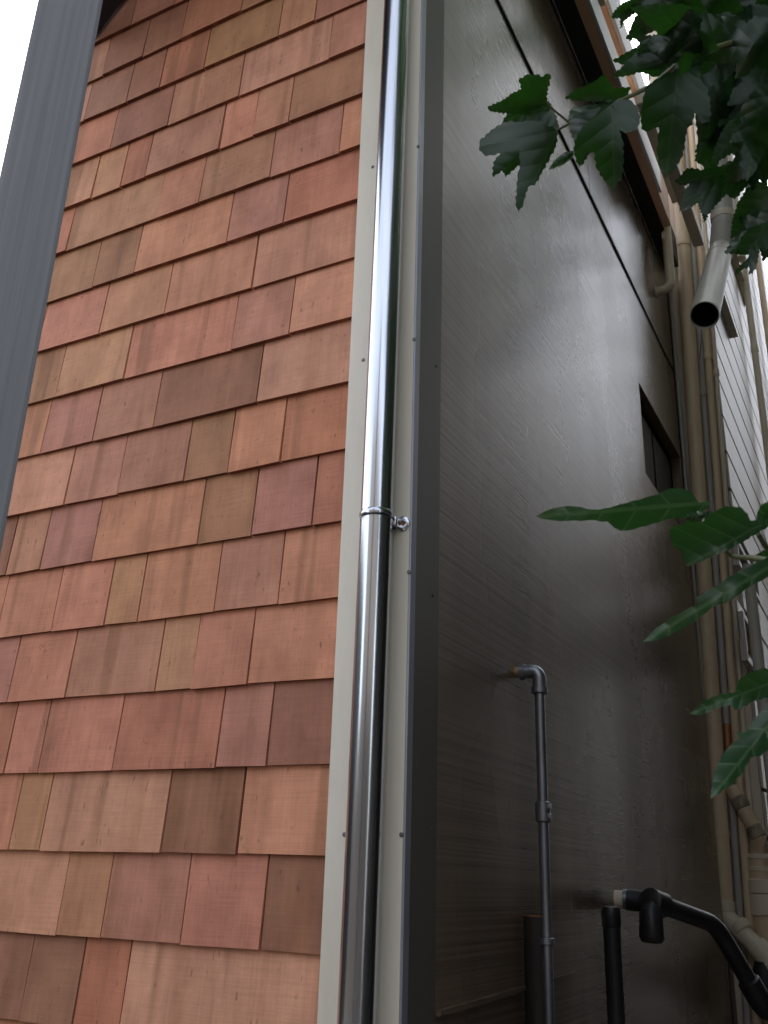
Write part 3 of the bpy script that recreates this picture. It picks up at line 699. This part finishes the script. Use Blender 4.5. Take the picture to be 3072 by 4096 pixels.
BIG = [  # traced leaves: outline, base, tip, distances of base and tip
 (T1, [(775, 590), (720, 600), (690, 640), (650, 690), (600, 730), (560, 800), (560, 880), (590, 950), (615, 905), (640, 870), (672, 860), (690, 960), (730, 1020), (790, 1090), (800, 1050), (832, 1000), (845, 900), (838, 800), (815, 740), (850, 755), (920, 735), (940, 660), (920, 600), (870, 562), (820, 560)], (775, 590), (790, 1090), 1.30, 1.22),
 (T1, [(470, 740), (400, 700), (330, 680), (250, 690), (160, 690), (90, 735), (25, 800), (22, 850), (60, 885), (110, 880), (170, 860), (250, 850), (255, 930), (240, 1000), (228, 1160), (247, 1210), (275, 1150), (300, 1060), (340, 1050), (380, 980), (425, 895), (460, 830)], (470, 740), (245, 1205), 1.40, 1.33),
 (T1, [(410, 585), (370, 604), (300, 645), (220, 650), (90, 632), (70, 606), (150, 570), (210, 530), (262, 505), (248, 450), (290, 424), (350, 420), (385, 435), (410, 415), (430, 425), (425, 470), (408, 520)], (408, 580), (75, 610), 1.40, 1.34),
 (T1, [(560, 850), (500, 865), (450, 905), (415, 960), (450, 955), (510, 930), (560, 885)], (560, 860), (415, 960), 1.33, 1.28),
 (T1, [(880, 540), (840, 590), (760, 575), (640, 575), (560, 568), (508, 556), (560, 512), (640, 482), (700, 442), (732, 418), (765, 470), (792, 500), (882, 492), (868, 530)], (880, 540), (508, 556), 1.42, 1.36),
 (T1, [(800, 575), (700, 585), (610, 600), (540, 610), (525, 680), (555, 740), (570, 800), (610, 780), (660, 740), (720, 690), (780, 640)], (800, 580), (555, 780), 1.38, 1.36),
 (T1, [(1140, 395), (1060, 425), (962, 500), (950, 580), (935, 640), (940, 730), (975, 748), (1005, 730), (1040, 720), (1034, 790), (1030, 870), (1050, 950), (1080, 1012), (1130, 960), (1180, 880), (1200, 730), (1235, 705), (1242, 640), (1285, 700), (1330, 690), (1336, 600), (1312, 490), (1262, 440), (1190, 410)], (1150, 400), (1080, 1010), 1.28, 1.20),
 (T1, [(1180, 300), (1130, 275), (1060, 295), (965, 262), (900, 310), (830, 378), (772, 440), (870, 432), (960, 398), (1080, 392), (1150, 345)], (1180, 310), (772, 440), 1.20, 1.16),
 (T1, [(970, -20), (880, -6), (830, 20), (788, 62), (768, 106), (820, 105), (822, 165), (850, 120), (885, 92), (935, 62)], (965, -15), (770, 106), 1.35, 1.30),
 (T1, [(1440, 560), (1380, 520), (1330, 560), (1310, 640), (1270, 700), (1300, 760), (1260, 850), (1240, 910), (1290, 940), (1300, 1000), (1360, 980), (1390, 900), (1430, 820), (1480, 760), (1470, 700), (1560, 690), (1597, 640), (1560, 610), (1500, 600)], (1440, 570), (1250, 910), 1.55, 1.50),
 (T1, [(1500, 930), (1400, 935), (1290, 960), (1200, 950), (1130, 1030), (1160, 1050), (1220, 1045), (1170, 1090), (1180, 1120), (1230, 1110), (1300, 1080), (1275, 1200), (1310, 1225), (1370, 1160), (1420, 1100), (1470, 1130), (1520, 1080), (1570, 1010), (1560, 950)], (1540, 950), (1135, 1040), 1.45, 1.40),
 (T1, [(1250, 1000), (1180, 1090), (1155, 1200), (1200, 1190), (1260, 1150), (1300, 1260), (1350, 1160), (1400, 1050), (1330, 990)], (1330, 1000), (1300, 1255), 1.5, 1.47),
 (T3, [(1640, 1000), (1560, 1030), (1450, 1085), (1330, 1170), (1270, 1245), (1250, 1330), (1262, 1480), (1330, 1480), (1390, 1470), (1360, 1530), (1200, 1700), (1180, 1780), (1290, 1690), (1390, 1640), (1390, 1760), (1450, 1740), (1500, 1640), (1530, 1500), (1550, 1370), (1600, 1425), (1680, 1380), (1760, 1250), (1720, 1080)], (1640, 1010), (1190, 1775), 1.22, 1.16),
 (T1, [(470, 750), (400, 770), (300, 790), (200, 830), (120, 890), (95, 950), (105, 1005), (150, 965), (172, 1005), (230, 950), (300, 915), (380, 880), (440, 830)], (470, 755), (100, 1000), 1.45, 1.50),
 (T1, [(420, 570), (350, 590), (280, 620), (180, 650), (150, 690), (230, 720), (330, 740), (430, 760), (480, 730), (460, 650)], (460, 600), (160, 680), 1.46, 1.48),
 (T1, [(760, 600), (690, 610), (560, 640), (525, 720), (560, 800), (575, 900), (600, 950), (650, 860), (700, 780), (760, 700)], (760, 610), (590, 940), 1.36, 1.33),
 (T1, [(1180, 250), (1080, 190), (980, 200), (920, 180), (870, 190), (930, 240), (900, 300), (980, 330), (1060, 380), (1150, 340)], (1180, 280), (880, 195), 1.32, 1.30),
 # lower leaves
 (T2, [(345, 376), (400, 345), (480, 322), (560, 318), (640, 335), (700, 338), (770, 325), (860, 300), (960, 270), (1040, 250), (1090, 222), (1150, 215), (1205, 226), (1240, 258), (1268, 300), (1310, 290), (1335, 290), (1328, 322), (1280, 352), (1190, 380), (1090, 392), (1000, 420), (900, 450), (820, 456), (788, 440), (750, 405), (640, 397), (520, 402), (420, 396)], (1300, 300), (345, 376), .90, .82),
 (T2, [(1640, 392), (1600, 392), (1560, 400), (1545, 360), (1500, 322), (1420, 318), (1345, 352), (1300, 400), (1250, 410), (1200, 395), (1180, 422), (1125, 428), (1098, 455), (1105, 500), (1115, 542), (1165, 570), (1175, 620), (1200, 662), (1300, 625), (1400, 580), (1480, 546), (1600, 470), (1680, 425)], (1660, 400), (1195, 655), .86, .80),
 (T2, [(1345, 350), (1260, 345), (1200, 362), (1192, 400), (1250, 415), (1310, 405)], (1345, 355), (1195, 385), .89, .88),
 (T2, [(1800, 250), (1700, 270), (1620, 310), (1592, 370), (1600, 410), (1700, 440), (1800, 400)], (1800, 320), (1595, 380), .84, .80),
 (T2, [(1720, 570), (1580, 648), (1500, 680), (1400, 745), (1290, 815), (1250, 835), (1262, 868), (1180, 912), (1080, 970), (1000, 1030), (945, 1088), (1020, 1082), (1100, 1052), (1180, 1012), (1250, 970), (1340, 892), (1450, 852), (1560, 772), (1720, 690)], (1720, 630), (948, 1087), .88, .80),
 (T2, [(1720, 1240), (1620, 1238), (1540, 1265), (1490, 1310), (1478, 1370), (1380, 1385), (1290, 1425), (1212, 1496), (1290, 1500), (1380, 1460), (1450, 1440), (1470, 1470), (1500, 1466), (1580, 1422), (1720, 1385)], (1720, 1300), (1213, 1496), .92, .84),
 (T2, [(1720, 1400), (1650, 1450), (1600, 1500), (1535, 1595), (1475, 1598), (1500, 1640), (1460, 1655), (1420, 1700), (1370, 1780), (1342, 1880), (1333, 1978), (1400, 1930), (1470, 1880), (1520, 1820), (1560, 1742), (1620, 1732), (1720, 1640)], (1720, 1480), (1334, 1976), .86, .80),
 (T2, [(1740, 560), (1640, 560), (1560, 620), (1600, 660), (1740, 650)], (1740, 600), (1562, 630), .95, .93),
]
for i, (cv, ol, bs, tp, t0, t1) in enumerate(BIG):
    leaf(ol, bs, tp, t0, t1, cup=.5 if i % 2 else -.35, tooth=3.0 if cv is T2 else 4.5, conv=cv, seed=i, lm=M_leaf_lit if cv is T2 else M_leaf)
# leaves of the crown at the upper right, of one lobed outline, each bent and turned differently
LOBED = [(0, 0), (-.10, -.16), (.02, -.34), (.16, -.40), (.22, -.30), (.34, -.44), (.50, -.46), (.46, -.30), (.44, -.20), (.60, -.22), (.80, -.14), (1, 0), (.82, .13), (.62, .2), (.46, .18), (.5, .3), (.54, .44), (.36, .42), (.24, .28), (.14, .38), (.0, .32), (-.1, .14)]
OVATE = [(0, 0), (-.08, -.16), (.04, -.30), (.24, -.36), (.5, -.30), (.74, -.17), (1, 0), (.76, .18), (.5, .31), (.24, .36), (.04, .29), (-.08, .15)]
FILL = [(2700, 0, 250, 150), (2640, -30, 230, 120), (2780, 150, 260, 175), (2900, 60, 300, 200), (2850, 200, 300, 130), (2760, 60, 260, 120), (2800, 120, 300, 150), (2820, 60, 360, 120), (2900, 20, 340, 60), (2960, 120, 350, 150), (3040, 60, 340, 100), (2780, 230, 330, 170), (2880, 260, 360, 100), (2960, 300, 330, 85), (3060, 260, 360, 110),
        (2860, 150, 360, 190), (2990, 200, 340, 60), (3090, 380, 320, 120), (3040, 430, 300, 95), (2850, 20, 300, 30), (3000, -10, 320, 80), (2750, -60, 240, 110), (3080, 160, 330, 170), (2990, 480, 230, 140), (3100, 560, 280, 130),
        (2940, 420, 250, 120), (3070, 640, 250, 160), (3080, 760, 250, 140), (2760, 210, 200, 95), (3110, 900, 240, 150), (2830, 330, 230, 70)]
for i, (bx, by, ln, an) in enumerate(FILL):
    rg = random.Random(100+i); a_ = R(an+rg.uniform(-12, 12)); cs, sn = math.cos(a_), math.sin(a_)
    sq = rg.uniform(.65, 1.0); shp = OVATE if i % 4 == 3 else LOBED
    ol = [(bx+ln*(x*cs-y*sq*sn), by+ln*(x*sn+y*sq*cs)) for x, y in shp]
    tt = rg.uniform(1.15, 1.75); leaf(ol, (bx, by), (bx+ln*cs, by+ln*sn), tt, tt*rg.uniform(.9, 1.06), cup=rg.uniform(-.6, .6), tooth=4, wav=.01, seed=200+i)
# twigs, boughs, trunk
def twig(pts, r0, r1):
    P = fillet([far(*p) for p in pts], .05, 5); n = len(P)
    bm = bmesh.new(); tube(bm, P, [r0+(r1-r0)*i/(n-1) for i in range(n)], 10); return obj('twig', bm, M_twig, tree, True)
twig([(*T1(1180, 330), 1.28), (*T1(1010, 480), 1.32), (*T1(880, 545), 1.38), (*T1(550, 690), 1.40), (*T1(460, 742), 1.40)], .0035, .0018)
twig([(*T1(540, 700), 1.40), (*T1(430, 610), 1.40), (*T1(408, 575), 1.40)], .0016, .0013)
twig([(*T1(820, 560), 1.37), (*T1(776, 600), 1.30)], .0016, .0013)
twig([(*T2(1740, 635), .9), (*T2(1580, 612), .92), (*T2(1450, 602), .93), (*T2(1415, 565), .92)], .003, .0016)
twig([(*T2(1600, 470), .86), (*T2(1640, 540), .9), (*T2(1740, 640), .95)], .0022, .0026)
twig([(*T1(1190, 420), 1.28), (*T1(1215, 330), 1.28), (*T1(1260, 200), 1.3)], .0016, .003)
twig([(3400, 200, 1.4), (3000, 150, 1.4), (*T1(1180, 330), 1.28)], .008, .0035)
def bough(pts, rads):
    P = fillet([Vector(p) for p in pts], .15, 6); n = len(P)
    bm = bmesh.new(); tube(bm, P, [rads[0]+(rads[1]-rads[0])*i/(n-1) for i in range(n)], 14); return obj('branch', bm, M_bark, tree, True)
u1 = far(3400, 200, 1.4); u2 = far(3400, 2300, .95); u3 = far(3350, 3300, .9)
bough([(tx, ty, 1.7), (1.5, -.2, 2.1), u1], (.035, .008)); bough([(tx, ty, 1.1), (1.4, -.5, 1.5), u2, far(*T2(1740, 636), .92)], (.022, .003))
bough([(tx, ty, .9), (1.35, -.6, 1.25), u3, far(*T2(1720, 1480), .86)], (.018, .003))
bough([u2, far(*T2(1720, 1300), .92)], (.006, .002))
bm = bmesh.new(); tube(bm, [(tx+.02, ty, 0), (tx, ty+.02, .8), (tx-.03, ty, 1.8), (tx+.02, ty-.03, 3.2)], [.07, .055, .048, .03], 18); obj('trunk', bm, M_bark, tree, True)

# unseen rest of the crown, thickened to block sky light: one mass of leaves
bm = bmesh.new(); rg = random.Random(5); uvl = bm.loops.layers.uv.new('blade')
cnt = 0
while cnt < 3600:
    p = Vector((rg.uniform(.12, 2.1), rg.uniform(-1.0, 2.6), rg.uniform(2.3, 5.3))) if cnt < 1200 else Vector((rg.uniform(.4, 2.6), rg.uniform(-.6, 5.2), rg.uniform(5.2, 8.2)))
    if p.x < .5 and p.y < .1: continue
    q = p-CAM; dz = q.dot(FW)
    if dz > .1:
        qx, qy, mg = PW/2+FPX*q.dot(RT)/dz, PH/2-FPX*q.dot(UP)/dz, FPX*.17/dz
        if -mg < qx < PW+mg and -mg < qy < PH+mg: continue
    if q.length < .7: continue
    cnt += 1
    a_ = rg.uniform(0, 6.28); ux = Vector((math.cos(a_), math.sin(a_), rg.uniform(-.9, .1))).normalized(); uy = ux.cross(Vector((rg.uniform(-.4, .4), rg.uniform(-.4, .4), 1))).normalized()
    ln = rg.uniform(.09, .16); vs = [bm.verts.new(p+ux*x*ln+uy*y*ln+Vector((0, 0, -.25*ln*(y*y+x*x*.4)))) for x, y in LOBED]
    cv = bm.verts.new(p+ux*.3*ln)
    for k in range(len(vs)):
        f_ = bm.faces.new((cv, vs[k], vs[(k+1) % len(vs)]))
        for lp, (x, y) in zip(f_.loops, ((.3, 0), LOBED[k], LOBED[(k+1) % len(vs)])): lp[uvl].uv = (x, y)
tag(obj('foliage', bm, M_leaf, tree), None, None, kind='stuff')

# ------------------------------------------------------------------ unseen surroundings, placed and sized to shape light and reflections
bm = bmesh.new(); box(bm, 2.15, 8, -1.7, 5.6, 0, 11.0); box(bm, 2.16, 8, 5.6, 18, 0, 8.2); tag(obj('house', bm, M_dark), 'dark neighbouring house along the other side of the passage', 'house')
bm = bmesh.new(); box(bm, -5, 12, -16, -11, 0, 8.2); tag(obj('house', bm, M_stucco), 'beige stucco house across the yard behind the camera', 'house')
bm = bmesh.new(); box(bm, -7, 5, -5.0, -4.9, 0, 2.5); box(bm, -7.1, -7, -5.0, 1, 0, 2.5); tag(obj('fence', bm, M_dark), 'added dark board fence behind the camera, blocking low reflections', 'fence')  # added to darken what the conduit reflects low down
bm = bmesh.new(); box(bm, -16, -8.5, -10.5, 3, 0, 5.0); tag(obj('house', bm, M_stucco), 'added low stucco house on the shingle wall side, hiding the bright horizon', 'house')  # added to keep bright horizon out of the conduit reflection
